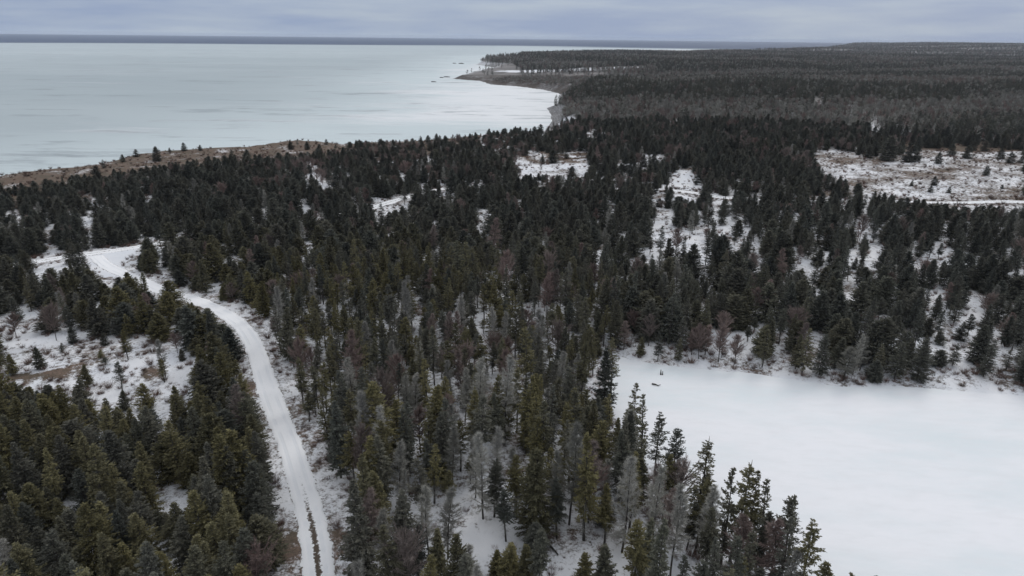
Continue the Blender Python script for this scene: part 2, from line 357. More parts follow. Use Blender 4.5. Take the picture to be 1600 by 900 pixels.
o = ribbon('snowy_lane', LANE, 3.7, lambda t: 0.9 + 0 * t, m_track, 0.16); o['label'] = 'snowy lane crossing behind the near woods'

# ------------------------------------------------------------------ tree meshes
def tube(pts, rad, n=6):
    pts = np.asarray(pts, float); rad = np.asarray(rad, float); m = len(pts)
    t = np.gradient(pts, axis=0); t /= np.linalg.norm(t, axis=1)[:, None] + 1e-9
    ref = np.where(np.abs(t[:, 2:3]) > 0.9, [[1.0, 0, 0]], [[0, 0, 1.0]])
    u = np.cross(t, ref); u /= np.linalg.norm(u, axis=1)[:, None]; w = np.cross(t, u)
    a = np.linspace(0, 2 * np.pi, n, endpoint=False)
    v = pts[:, None] + rad[:, None, None] * (np.cos(a)[None, :, None] * u[:, None] + np.sin(a)[None, :, None] * w[:, None])
    i = np.arange(m - 1)[:, None] * n + np.arange(n)[None]; j = np.arange(m - 1)[:, None] * n + (np.arange(n)[None] + 1) % n
    return v.reshape(-1, 3), np.stack([i.ravel(), j.ravel(), (j + n).ravel(), (i + n).ravel()], 1)
class Geo:
    def __init__(self): self.v = []; self.f = []; self.t = []; self.m = []; self.n = 0
    def add(self, v, f, mat=0, tint=0.5):
        v = np.asarray(v).reshape(-1, 3); self.v.append(v); self.f.append(np.asarray(f) + self.n); self.n += len(v)
        self.t.append(np.broadcast_to(np.asarray(tint, float), (len(v),)) if np.ndim(tint) == 0 else np.asarray(tint, float))
        self.m.append(np.full(len(f), mat) if np.ndim(mat) == 0 else np.asarray(mat))
    def arrays(self): return np.concatenate(self.v), np.concatenate(self.f), np.concatenate(self.t), np.concatenate(self.m)
def blades(rng, base, direc, length, width, mid=0.45):
    """One flat diamond-shaped spray per row."""
    d = direc / (np.linalg.norm(direc, axis=1)[:, None] + 1e-9)
    r = rng.normal(size=d.shape) * 0.55 + [0, 0, 1.0]
    s = np.cross(d, r); s /= np.linalg.norm(s, axis=1)[:, None] + 1e-9
    tip = base + d * length[:, None]; c = base + d * (length * mid)[:, None]
    v = np.stack([base, c + s * width[:, None] / 2, tip, c - s * width[:, None] / 2], 1)
    n = len(base); return v.reshape(-1, 3), np.arange(4 * n).reshape(n, 4)
def spruce(seed, h, cb, R, n_br=150, n_sp=16, droop=0.25, size=1.0, snow=0.0, power=0.8, ragged=0.3, dead=0):
    rng = np.random.default_rng(seed); T = Geo(); C = Geo()
    zz = np.linspace(0, 1, 9); lean = rng.normal(0, 0.02, 2)
    ax = lambda z: np.stack([lean[0] * z + 0.05 * np.sin(z * 0.6 + seed), lean[1] * z + 0.05 * np.cos(z * 0.5 + seed), z], -1)
    T.add(*tube(ax(zz * h), (0.012 * h) * (1 - zz * 0.96) + 0.01))
    crown = h * (1 - cb)
    u = np.sort(rng.random(n_br) ** 1.15); z = h * cb + crown * u * 0.985
    nwh = max(6, int(crown / 0.55)); z = h * cb + crown * 0.985 * np.clip((np.round(u * nwh) + rng.normal(0, 0.17, n_br)) / nwh, 0, 1); u = (z - h * cb) / crown
    az = rng.random(n_br) * 2 * np.pi
    lop = 1 + 0.22 * np.sin(az + rng.random() * 6) + 0.15 * np.sin(2 * az + rng.random() * 6)
    Lb = R * ((1 - u) ** power * np.minimum(1, 0.6 + 1.8 * u) + 0.05) * (1 - ragged * rng.random(n_br)) * lop
    el = 0.65 * u ** 2 - droop * (1 - u) + rng.normal(0, 0.12, n_br)
    hd = np.stack([np.cos(az), np.sin(az), np.zeros(n_br)], -1)
    o = ax(z)
    # limbs, as thin three-sided wedges
    tipb = o + hd * (Lb * np.cos(el))[:, None] + np.array([0, 0, 1.0]) * (Lb * np.sin(el) + 0.10 * Lb)[:, None]
    sd = np.cross(hd, [0, 0, 1.0]) * 0.022
    lv = np.stack([o + sd, o - sd, tipb, o + [0, 0, 0.05]], 1).reshape(-1, 3)
    C.add(lv, np.arange(4 * n_br).reshape(-1, 4), 1, 0.4)
    bi = np.repeat(np.arange(n_br), n_sp); N = len(bi)
    s = np.tile(np.linspace(0.18, 1.0, n_sp), n_br) + rng.normal(0, 0.03, N)
    keep = rng.random(N) < np.clip(0.35 + Lb[bi] / R, 0, 1); bi = bi[keep]; s = s[keep]; N = len(bi)
    p = o[bi] + hd[bi] * (Lb[bi] * s * np.cos(el[bi]))[:, None] + np.array([0, 0, 1.0]) * (Lb[bi] * (np.sin(el[bi]) * s + 0.10 * s ** 2))[:, None]
    side = rng.choice([-1, 1], N) * np.radians(rng.uniform(15, 80, N)) * (1 - 0.5 * s)
    ca, sa = np.cos(side), np.sin(side)
    d = np.stack([hd[bi, 0] * ca - hd[bi, 1] * sa, hd[bi, 0] * sa + hd[bi, 1] * ca, rng.normal(-0.12, 0.28, N) + 0.35 * u[bi]], -1)
    ln = size * rng.uniform(0.28, 0.66, N) * (0.65 + 0.35 * np.minimum(1, Lb[bi] / (0.5 * R))); wd = size * rng.uniform(0.13, 0.26, N)
    v, f = blades(rng, p + rng.normal(0, 0.05, p.shape), d, ln, wd)
    tint = np.repeat(np.clip(rng.normal(0.5, 0.25, N) + np.repeat(0, N), 0, 1), 4)
    clump = np.repeat(rng.normal(0, 0.18, n_br)[bi], 4)
    fm = np.where(rng.random(N) < snow, 2, 0)
    shr = np.repeat(np.where(fm == 2, 0.6, 1.0), 4)[:, None]; cen_ = np.repeat(v.reshape(-1, 4, 3).mean(1), 4, 0); v = cen_ + (v - cen_) * shr
    C.add(v, f, fm, np.clip(tint + clump, 0, 1))
    # leader
    lt = ax(np.array([h * 0.93, h])); v, f = tube([lt[0], (lt[0] + lt[1]) / 2, lt[1] + [0, 0, .25]], [0.06, 0.045, 0.01], 4); C.add(v, f, 0, 0.5)
    if dead and cb > 0.12:                     # dry grey twigs on the bare lower stem
        n = dead; zt = h * rng.uniform(0.1 if cb > .2 else .05, cb + 0.12, n); a2 = rng.random(n) * 6.283
        dd = np.stack([np.cos(a2), np.sin(a2), rng.normal(-0.15, 0.2, n)], -1)
        v, f = blades(rng, ax(zt), dd, rng.uniform(0.5, R * 0.75, n), np.full(n, 0.05), 0.1); C.add(v, f, 3, rng.random(len(v)))
    return T.arrays(), C.arrays()
def bare(seed, h, cb, R, n_br=60, n_tw=70, shape='round', up_=0.6, tw=0.028, conifer=False):
    rng = np.random.default_rng(seed); T = Geo(); C = Geo()
    zz = np.linspace(0, 1, 9); lean = rng.normal(0, 0.02, 2)
    ax = lambda z: np.stack([lean[0] * z + 0.1 * np.sin(z * 0.5 + seed), lean[1] * z + 0.1 * np.cos(z * 0.45 + seed), z], -1)
    T.add(*tube(ax(zz * h * 0.97), (0.010 * h) * (1 - zz * 0.95) + 0.008))
    crown = h * (1 - cb); u = np.sort(rng.random(n_br)); z = h * cb + crown * u * (0.97 if conifer else 0.7); az = rng.random(n_br) * 6.283
    if conifer: Lb = R * ((1 - u) ** 0.75 * np.minimum(1, 0.55 + 2 * u) + 0.06) * rng.uniform(0.3, 1.25, n_br); el = rng.normal(0.05, 0.2, n_br) + 0.5 * u
    else: Lb = R * np.sqrt(np.clip(1 - (2 * u - 0.75) ** 2, 0.1, 1)) * rng.uniform(0.65, 1.2, n_br) * 1.15; el = rng.normal(up_, 0.22, n_br) + 0.35 * u
    hd = np.stack([np.cos(az), np.sin(az), np.zeros(n_br)], -1); o = ax(z)
    D = hd * np.cos(el)[:, None] + np.array([0, 0, 1.0]) * np.sin(el)[:, None]
    bend = 0.18 * Lb
    for i in range(n_br):
        s = np.array([0, 0.5, 1.0]); pts = o[i] + D[i] * (Lb[i] * s)[:, None] + np.array([0, 0, 1.0]) * (bend[i] * s ** 2)[:, None]
        v, f = tube(pts, np.array([0.05, 0.034, 0.012]) * (0.6 + Lb[i] / 3), 3); C.add(v, f, 0, 0.35)
    bi = np.repeat(np.arange(n_br), n_tw); N = len(bi); s = rng.uniform(0.15, 1.0, N) ** 0.8
    p = o[bi] + D[bi] * (Lb[bi] * s)[:, None] + np.array([0, 0, 1.0]) * (bend[bi] * s ** 2)[:, None]
    d = D[bi] + rng.normal(0, 0.65, (N, 3)) + np.array([0, 0, 0.1 if conifer else 0.35])
    v, f = blades(rng, p, d, rng.uniform(0.25, 0.8, N) * (0.75 + 0.08 * R), np.full(N, tw) * rng.uniform(0.6, 1.5, N), 0.2)
    C.add(v, f, 0, np.repeat(rng.random(N), 4))
    return T.arrays(), C.arrays()

PROTO = {}                                        # kind -> list of (trunk mesh, crown mesh, joined object, nominal height, crown radius, crown base)
def add_proto(kind, tc_, crown_mats, h, R, cb):
    (tv, tf, tt, tm), (cv, cf, ct, cm) = tc_
    trunk = mesh_obj('trunk', tv, tf, [m_bark], {'tint': tt}, link=False, smooth_=True)
    crown = mesh_obj('crown', cv, cf, crown_mats, {'tint': ct}, fmat=np.minimum(cm, len(crown_mats) - 1), link=False)
    both = mesh_obj('tree', np.concatenate([cv, tv]), np.concatenate([cf, tf + len(cv)]), crown_mats + [m_bark],
                    {'tint': np.concatenate([ct, tt])}, fmat=np.concatenate([np.minimum(cm, len(crown_mats) - 1), np.full(len(tf), len(crown_mats))]), link=False)
    PROTO.setdefault(kind, []).append((trunk.data, crown.data, both, h, R, cb))
SP = [m_needle, m_bark, m_dust, m_grey]
for i in range(6): add_proto('dense', spruce(10 + i, 10.0, 0.06 + 0.03 * (i % 3), (2.5, 2.9, 2.3, 2.75, 2.6, 2.2)[i], 300, 34, 0.14, 0.66, 0.0, (0.8, 0.65, 0.95, 0.72, 0.85, 0.9)[i], 0.5, 30), SP, 10.0, 2.4, 0.08)
for i in range(5): add_proto('bushy', spruce(170 + i, 8.0, 0.04, (3.4, 3.9, 3.0, 3.6, 3.2)[i], 370, 36, 0.04, 0.78, 0.0, (0.75, 0.62, 0.9, 0.7, 0.82)[i], 0.5, 0), SP, 8.0, 2.9, 0.04)
for i in range(8): add_proto('tall', spruce(30 + i, 13.0, (0.42, 0.30, 0.5, 0.36, 0.26, 0.46, 0.34, 0.4)[i], (2.0, 2.3, 1.8, 2.1, 2.4, 1.9, 1.75, 2.2)[i], (190, 220, 150, 180, 210, 140, 200, 165)[i], 30, 0.22, 0.64, 0.0, (0.7, 0.85, 0.62, 0.8, 0.9, 0.6, 0.95, 0.6)[i], 0.62, 130), SP, 13.0, 2.1, 0.4)
for i in range(5): add_proto('dusted', spruce(50 + i, 11.0, 0.10 + 0.06 * i, (2.3, 2.6, 2.2, 2.5, 2.0)[i], (170, 200, 150, 160, 180)[i], 30, 0.16, 0.66, 0.022, 0.88, 0.55, 70), SP, 11.0, 2.4, 0.2)
for i in range(5): add_proto('airy', spruce(60 + i, 14.0, 0.20 + 0.05 * i, 1.7 + 0.12 * i, 120, 26, 0.10, 0.66, 0.0, 0.75, 0.55, 90), SP, 14.0, 1.9, 0.28)
for i in range(3): add_proto('squat', spruce(70 + i, 7.0, 0.02, 2.6, 270, 30, 0.05, 0.7, 0.0, 0.7, 0.35), SP, 7.0, 2.5, 0.02)
for i in range(4): add_proto('rust', bare(80 + i, 9.0, 0.25, (2.3, 1.9, 2.6, 2.1)[i], 60, 80), [m_rust], 9.0, 2.4, 0.25)
for i in range(4): add_proto('grey', bare(90 + i, 11.0, (0.2, 0.3, 0.14, 0.25)[i], (1.75, 1.5, 1.95, 1.6)[i], 105, 60, conifer=True, tw=0.027), [m_grey], 11.0, 1.7, 0.2)
for i in range(3): add_proto('larch', bare(100 + i, 11.0, 0.28, 1.9, 100, 55, conifer=True, tw=0.034), [m_rust], 11.0, 1.9, 0.28)
for i in range(5): add_proto('far', spruce(120 + i, 10.0, 0.05, 2.2, 80, 11, 0.2, 1.5, 0.0, 0.7, 0.45), SP, 10.0, 2.6, 0.05)
for i in range(3): add_proto('farbare', bare(130 + i, 9.0, 0.1, 2.6, 30, 26, tw=0.17), [m_rust if i == 0 else m_grey], 9.0, 2.6, 0.2)
KIND = {'dense': 'spruce', 'bushy': 'spruce', 'tall': 'spruce', 'dusted': 'spruce', 'airy': 'spruce', 'squat': 'spruce', 'far': 'spruce', 'rust': 'bare', 'larch': 'bare', 'grey': 'grey', 'farbare': 'bare'}

# ------------------------------------------------------------------ where the trees stand
# openings in the woods, traced where the photo shows snow or open ground; share of trees that may still stand in front of it
CLEAR = [
    ([(380, 593), (398, 640), (412, 683), (428, 740), (440, 800), (424, 845), (428, 900), (430, 960), (520, 960), (514, 900), (507, 845), (528, 820), (532, 768), (500, 775), (478, 690), (470, 683), (434, 593)], 0.0),
    ([(264, 452), (283, 456), (322, 466), (372, 492), (410, 510), (414, 535), (434, 593), (391, 595), (384, 550), (361, 514), (333, 487), (293, 468)], 0.0),
    ([(118, 403), (200, 388), (222, 382), (208, 403), (188, 415), (190, 430), (164, 440), (140, 415)], 0.0),
    ([(62, 418), (76, 408), (118, 400), (118, 408), (84, 416)], 0.0),
    ([(572, 333), (600, 319), (646, 305), (650, 311), (615, 326), (596, 335)], 0.02),
    ([(634, 345), (652, 336), (648, 352), (640, 358)], 0.15), ([(680, 300), (712, 291), (712, 297), (690, 302)], 0.1),
    ([(0, 508), (40, 512), (130, 530), (200, 530), (300, 543), (308, 595), (270, 616), (240, 632), (216, 640), (165, 630), (130, 606), (50, 600), (0, 596)], 0.02),
    ([(240, 660), (262, 655), (258, 690), (245, 680)], 0.3), ([(268, 700), (306, 690), (300, 730), (276, 745)], 0.4),
    ([(978, 562), (990, 598), (1030, 650), (1058, 672), (1092, 700), (1125, 740), (1180, 745), (1230, 780), (1265, 820), (1292, 880), (1310, 905), (1340, 960), (1600, 960), (1600, 616), (1520, 611), (1330, 604), (1180, 581), (1060, 572)], 0.0),
    ([(960, 550), (985, 538), (1060, 566), (1060, 572), (985, 568)], 0.12),
    ([(1272, 240), (1300, 235), (1390, 247), (1440, 232), (1520, 232), (1600, 236), (1600, 322), (1500, 319), (1425, 307), (1380, 301), (1345, 284), (1300, 272), (1285, 262)], 0.0),
    ([(798, 246), (850, 239), (918, 240), (922, 262), (900, 276), (850, 270), (820, 270)], 0.05),
    ([(1055, 265), (1080, 262), (1082, 288), (1098, 296), (1096, 308), (1075, 309), (1052, 306), (1046, 282)], 0.0),
    ([(1110, 306), (1130, 304), (1124, 320), (1112, 318)], 0.0), ([(1012, 298), (1040, 292), (1040, 310), (1022, 308)], 0.1),
    ([(1028, 330), (1050, 330), (1062, 345), (1050, 372), (1100, 358), (1106, 374), (1095, 392), (1060, 388), (1030, 402), (1000, 395), (960, 372), (1000, 362), (1025, 350)], 0.34),
    ([(1100, 340), (1140, 332), (1180, 345), (1170, 360), (1140, 355), (1120, 362)], 0.3),
    ([(890, 388), (915, 388), (920, 398), (895, 400)], 0.2), ([(940, 395), (985, 392), (980, 402), (945, 404)], 0.3),
    ([(640, 460), (668, 458), (662, 490), (652, 500)], 0.05), ([(742, 328), (768, 326), (764, 348), (748, 358)], 0.05),
    ([(954, 320), (966, 320), (964, 332), (956, 330)], 0.05),
    ([(1252, 420), (1290, 413), (1294, 435), (1284, 455), (1265, 438)], 0.05), ([(1355, 383), (1382, 393), (1366, 425), (1354, 412)], 0.05),
    ([(1324, 440), (1346, 430), (1342, 465), (1326, 472)], 0.15), ([(1440, 465), (1480, 448), (1480, 470), (1456, 500)], 0.05), ([(1500, 452), (1552, 465), (1522, 480), (1506, 496)], 0.05),
    ([(1465, 345), (1480, 350), (1478, 374), (1470, 370)], 0.1), ([(1425, 395), (1446, 400), (1440, 422), (1428, 415)], 0.1),
    ([(1262, 518), (1286, 533), (1276, 550), (1266, 540)], 0.05), ([(1208, 545), (1224, 540), (1232, 578), (1206, 575)], 0.05), ([(1085, 400), (1108, 400), (1095, 432)], 0.1),
    ([(1415, 555), (1440, 575), (1520, 600), (1600, 606), (1600, 565), (1560, 550), (1540, 565), (1480, 575)], 0.35),
    ([(1470, 505), (1500, 507), (1500, 530), (1480, 528)], 0.2), ([(1385, 470), (1410, 470), (1405, 490), (1385, 500)], 0.3),
    ([(915, 592), (940, 570), (952, 575), (955, 606), (925, 626)], 0.25),
    ([(675, 790), (700, 765), (735, 775), (760, 800), (735, 850), (690, 830)], 0.12), ([(770, 830), (850, 830), (900, 850), (1000, 880), (960, 905), (820, 905), (760, 870)], 0.2),
    ([(225, 308), (236, 308), (236, 326), (228, 324)], 0.05), ([(118, 340), (146, 338), (142, 352), (124, 350)], 0.1), ([(70, 338), (96, 332), (92, 346), (76, 348)], 0.15), ([(62, 358), (80, 358), (74, 385), (64, 380)], 0.15),
    ([(464, 310), (476, 312), (492, 330), (476, 334)], 0.15), ([(270, 352), (310, 355), (300, 372), (275, 366)], 0.3), ([(466, 276), (560, 270), (562, 288), (500, 290)], 0.45),
    ([(0, 268), (130, 246), (260, 233), (400, 226), (470, 214), (545, 218), (545, 228), (480, 236), (330, 243), (230, 258), (140, 268), (0, 290)], 0.03),
    ([(905, 201), (935, 202), (958, 204), (940, 209), (922, 211)], 0.25), ([(768, 112.8), (950, 113), (950, 116.6), (768, 116.8)], 0.22), ([(690, 100), (800, 99), (815, 108), (800, 116), (740, 126), (690, 124)], 0.02),
    ([(1270, 152), (1290, 152), (1286, 160), (1272, 158)], 0.1), ([(1358, 188), (1376, 190), (1374, 196), (1360, 194)], 0.15), ([(1398, 197), (1418, 200), (1414, 206), (1400, 203)], 0.2), ([(1322, 166), (1336, 168), (1332, 174), (1322, 172)], 0.2), ([(1325, 165), (1350, 170), (1420, 200), (1400, 205), (1340, 180)], 0.6),
    ([(1350, 205), (1480, 212), (1600, 218), (1600, 236), (1440, 232), (1380, 222)], 0.45), ([(965, 252), (1048, 240), (1040, 262), (980, 275), (950, 278)], 0.5), ([(1280, 300), (1300, 302), (1298, 312), (1284, 312)], 0.2),
]
rng = np.random.default_rng(7)
TREES = []                                        # arrays of rows: x, y, z, height, proto kind, proto index, rot, width factor
def tip_height(px, py, tx, ty):
    x, y = at(np.array(float(px)), np.array(float(py)), 1.2); z = float(ground_z(x, y))
    x, y = at(np.array(float(px)), np.array(float(py)), z)
    hs = np.linspace(1, 24, 231); q, _ = project(np.stack([np.full(231, x), np.full(231, y), z + hs], 1))
    return float(x), float(y), float(ground_z(x, y)), float(hs[np.argmin(np.abs(q[:, 1] - ty))])
HAND = []                                         # (kind, x, y, z, h, label)
def by_base(kind, px, py, ty, label, wide=1.0):
    x, y, z, h = tip_height(px, py, px, ty); HAND.append((kind, x, y, z, h, label, wide))
def by_tip(kind, px, ty, h, label, wide=1.0):
    x, y = at(np.array(float(px)), np.array(float(ty)), 1.0 + h); z = float(ground_z(x, y)); x, y = at(np.array(float(px)), np.array(float(ty)), z + h)
    HAND.append((kind, float(x), float(y), float(ground_z(x, y)), h, label, wide))
ORD = ['first', 'second', 'third', 'fourth', 'fifth', 'sixth', 'seventh', 'eighth', 'ninth', 'tenth', 'eleventh', 'twelfth', 'thirteenth', 'fourteenth', 'fifteenth', 'sixteenth', 'seventeenth', 'eighteenth', 'nineteenth', 'twentieth']
_field = [(1341, 241, 230), (1357, 245, 227), (1386, 247, 209), (1417, 253, 224), (1431, 253, 230), (1465, 257, 239.5), (1487, 242, 224), (1509, 248, 228), (1519, 233, 217), (1538, 235, 219), (1562, 249, 232), (1577, 255, 238), (1595, 255, 244)]
for i, (a, b_, c_) in enumerate(_field): by_base('squat', a, b_, c_, 'bushy dark spruce, %s from the left along the far edge of the snowy field' % ORD[i], 1.4)
for a, b_, c_, l in [(1540, 273, 258, 'lone dome-shaped spruce standing out on the open snowy field'), (1459, 287, 273, 'upper of two little spruces side by side on the snowy field'),
                     (1454, 297, 286, 'lower of two little spruces side by side on the snowy field'), (1483, 299, 289, 'tiny forked spruce at the near side of the snowy field'),
                     (1566, 293, 286, 'tiny round spruce toward the right end of the snowy field'), (1424, 289, 281, 'faint sapling beside the foot trail on the snowy field')]:
    by_base('squat', a, b_, c_, l, 1.4)
_shore = [(48, 257, 247), (178, 240, 235), (193, 253, 241), (213, 245, 233), (230, 237, 228), (245, 252, 229), (265, 237, 230), (288, 235, 222), (313, 235, 226), (355, 230, 218), (403, 223, 213), (418, 224, 209), (450, 214, 208), (478, 214, 208), (510, 226, 217)]
for i, (a, b_, c_) in enumerate(_shore): by_base('squat', a, b_, c_, ('lone bush-like spruce on the brown bluff edge at far left' if i == 0 else 'wind-clipped spruce on the brown coastal bluff, %s from the left' % ORD[i]), 1.3)
for a, b_, c_, kd, l in [(114, 536, 511, 'squat', 'small dense spruce at the back edge of the left clearing'), (164, 540, 521, 'squat', 'rounded little spruce at the back of the left clearing'),
                         (22, 585, 554, 'dense', 'pointed spruce in the left clearing, closest to the photo edge'), (64, 577, 542, 'dense', 'slim pointed spruce rising from brown grass in the left clearing'),
                         (200, 562, 515, 'tall', 'tallest spruce in the middle of the left clearing'), (137, 605, 569, 'dense', 'dark spruce at the front rim of the left clearing'),
                         (192, 612, 564, 'airy', 'loose open-branched spruce at the front of the left clearing'), (231, 639, 599, 'squat', 'neat cone-shaped spruce ringed by snow below the left clearing'),
                         (279, 637, 602, 'dense', 'spruce just right of the neat cone-shaped one below the clearing'), (196, 642, 610, 'dense', 'dark spruce just left of the neat cone-shaped one'),
                         (157, 560, 546, 'airy', 'spindly sapling in the snow of the left clearing'), (165, 570, 557, 'airy', 'tiny sapling just below the spindly one in the left clearing'),
                         (97, 551, 536, 'airy', 'thin sapling leaning over snow in the left clearing'), (257, 597, 560, 'airy', 'sparse pale spruce at the right side of the left clearing'),
                         (285, 563, 545, 'squat', 'short dark spruce at the right back corner of the clearing')]:
    by_base(kd, a, b_, c_, l)
for a, b_, c_, kd, l in [(26, 526, 484, 'rust', 'round-headed bare reddish tree at the left clearing edge'), (88, 532, 466, 'rust', 'tall mauve-brown bare tree behind the left clearing'),
                         (277, 552, 513, 'rust', 'brownish bare tree at the right back of the left clearing'),
                         (1080, 556, 512, 'larch', 'leftmost reddish bare tree on the far pond shore'), (1091, 563, 502, 'rust', 'second reddish bare tree on the far pond shore'),
                         (1102, 556, 507, 'larch', 'third reddish bare tree on the far pond shore'), (1121, 568, 501, 'rust', 'tallest reddish bare tree on the far pond shore'),
                         (1127, 560, 506, 'larch', 'reddish bare tree just behind the tallest on the pond shore'),
                         (1146, 577, 520, 'rust', 'rightmost reddish bare tree standing out over the pond ice'), (974, 549, 502, 'larch', 'bare brownish tree above the pond\'s left tip'),
                         (983, 470, 448, 'rust', 'small bare shrub-like tree between spruces above the pond')]:
    by_base(kd, a, b_, c_, l)
for a, b_, c_, kd, l, w in [(955, 617, 525, 'airy', 'tall slim spruce alone at the pond\'s left tip', 1.0), (1001, 559, 530, 'dense', 'small dark spruce just right of the pond\'s tip', 0.9),
                            (1027, 572, 527, 'dusted', 'snow-flecked spruce at the pond edge left of the reddish trees', 0.9), (1060, 566, 530, 'dusted', 'thin spruce beside the reddish trees on the pond shore', 0.8),
                            (1190, 577, 517, 'dusted', 'dark spruce right of the reddish trees at the pond shore', 1.0), (1252, 591, 519, 'dusted', 'snow-flecked spruce leaning over the pond\'s far shore', 1.1),
                            (1279, 588, 525, 'dense', 'dark spruce touching the snow-flecked one on the far shore', 1.0), (1397, 595, 537, 'dusted', 'broad snow-flecked spruce on the pond\'s far bank', 1.2),
                            (1370, 590, 540, 'dusted', 'spruce between the round grey tree and the broad one', 1.0), (1490, 505, 452, 'dusted', 'open-grown snowy spruce between two white patches beyond the pond', 1.1),
                            (1536, 590, 540, 'dusted', 'sparse spruce on the scrubby far bank toward the right', 1.0), (1572, 578, 545, 'airy', 'thin spruce on the far bank near the right edge', 1.0), (1594, 600, 550, 'dense', 'dark spruce cut by the right edge on the far bank', 1.1)]:
    by_base(kd, a, b_, c_, l, w)
by_base('grey', 1317, 600, 546, 'rounded grey-green lichen tree at the pond\'s far edge', 1.9)
_near = [(995, 595, 12, 'airy'), (1011, 617, 12.5, 'airy'), (1033, 645, 12, 'airy'), (1062, 667, 13, 'airy'), (1102, 681, 15, 'airy'), (1149, 727, 14, 'airy'), (1165, 714, 15, 'airy'), (1187, 730, 14, 'airy'),
         (1205, 749, 13, 'airy'), (1245, 771, 14, 'airy'), (1275, 815, 13.5, 'airy'), (1297, 878, 12, 'tall'), (1327, 885, 9, 'airy'), (1372, 896, 8, 'airy')]
for i, (a, c_, h_, kd) in enumerate(_near): by_tip(kd, a, c_, h_, 'spruce silhouetted against pond snow, %s tip from the top of the near shore' % ORD[i], 1.15)
by_tip('dense', 929, 627, 10, 'short dark spruce tip before the snowy gap left of the pond')
for a, c_, h_, kd, l, w in [(983, 721, 13, 'grey', 'big pale lichen-grey tree above the bottom snow clearing', 1.2), (1030, 728, 13.5, 'grey', 'pale grey tree right of the biggest lichen-grey one', 1.0), (1065, 757, 13, 'grey', 'pale grey dead tree among spruces near the pond', 1.0),
                            (1120, 765, 12, 'grey', 'olive-grey bare tree left of the twin spruces', 1.2), (873, 700, 11, 'grey', 'small ashen tree with bright whitish top', 0.9), (925, 690, 12, 'larch', 'rust-pink bare tree over olive spruces', 1.1),
                            (1165, 800, 11, 'larch', 'reddish bare tree below the twin spruces', 1.2), (1220, 810, 11, 'larch', 'reddish bare tree inside the pond-side spruces', 1.2), (1028, 726, 11, 'larch', 'pinkish bare top beside the pale grey trees', 0.9),
                            (1050, 760, 10, 'larch', 'reddish bare tree among the pale grey ones', 1.0), (698, 530, 10, 'rust', 'pinkish bare tree in the middle of the woods', 1.1), (790, 535, 9, 'rust', 'fan-shaped pinkish bare tree right of centre', 1.0), (720, 545, 10, 'larch', 'mauve bare tree in mid woods beside the pinkish one', 1.0),
                            (855, 425, 11, 'larch', 'tan bare conifer at the centre of the woods', 1.1), (873, 418, 11, 'larch', 'taller tan bare conifer at the centre of the woods', 1.0), (770, 340, 12, 'larch', 'tan bare tree beside the small central snow gap', 1.2),
                            (470, 418, 8, 'rust', 'reddish bare tree right of the upper track', 1.2), (425, 430, 8, 'rust', 'brownish-pink bare tree above the track bend', 1.2), (1178, 390, 8, 'rust', 'mauve bare tree in the woods beyond the pond', 1.1),
                            (1205, 435, 9, 'larch', 'brown bare tree among spruces beyond the pond', 1.2), (1188, 440, 9, 'rust', 'brown rounded bare tree left of another beyond the pond', 1.2), (1412, 335, 9, 'rust', 'reddish bare tree top below the snowy field', 1.2), (1060, 350, 9, 'rust', 'brown bare tree beside the central scrubby patch', 1.2),
                            (665, 760, 10, 'grey', 'grey twiggy tree with bare stem above bottom clearing', 1.1), (697, 755, 10.5, 'grey', 'grey twiggy tree next to the snow at bottom centre', 1.1), (620, 690, 11, 'grey', 'grey lichen tree among olive spruces right of the track', 1.0),
                            (985, 640, 12, 'grey', 'grey bare tree at the wood edge near the pond tip', 1.1), (570, 500, 10, 'grey', 'pale grey tree in the woods right of the track bend', 1.1), (545, 560, 10, 'grey', 'grey bare tree mid-way between track and centre', 1.1)]:
    by_tip(kd, a, c_, h_, l, w)
for a, b_, c_, kd, l in [(800, 915, 845, 'dense', 'small spruce at the bottom edge of the snow clearing'), (775, 905, 858, 'dense', 'little spruce left of the one at the bottom edge'), (820, 930, 848, 'dense', 'young spruce in front of the bottom snow clearing'),
                         (905, 935, 862, 'dense', 'young olive spruce at the bottom right of the snow clearing'), (940, 935, 850, 'dense', 'young spruce under the pale grey trees at the bottom'), (685, 905, 828, 'dense', 'dark small spruce at left of the bottom snow clearing'),
                         (700, 795, 735, 'tall', 'bare-stemmed spruce standing in the bottom snow clearing'), (790, 845, 760, 'tall', 'bare-stemmed spruce in the middle of the bottom clearing'), (870, 840, 745, 'tall', 'bare-stemmed spruce at the back of the bottom clearing'),
                         (945, 850, 755, 'tall', 'thick-stemmed spruce at the right of the bottom clearing')]:
    by_base(kd, a, b_, c_, l)

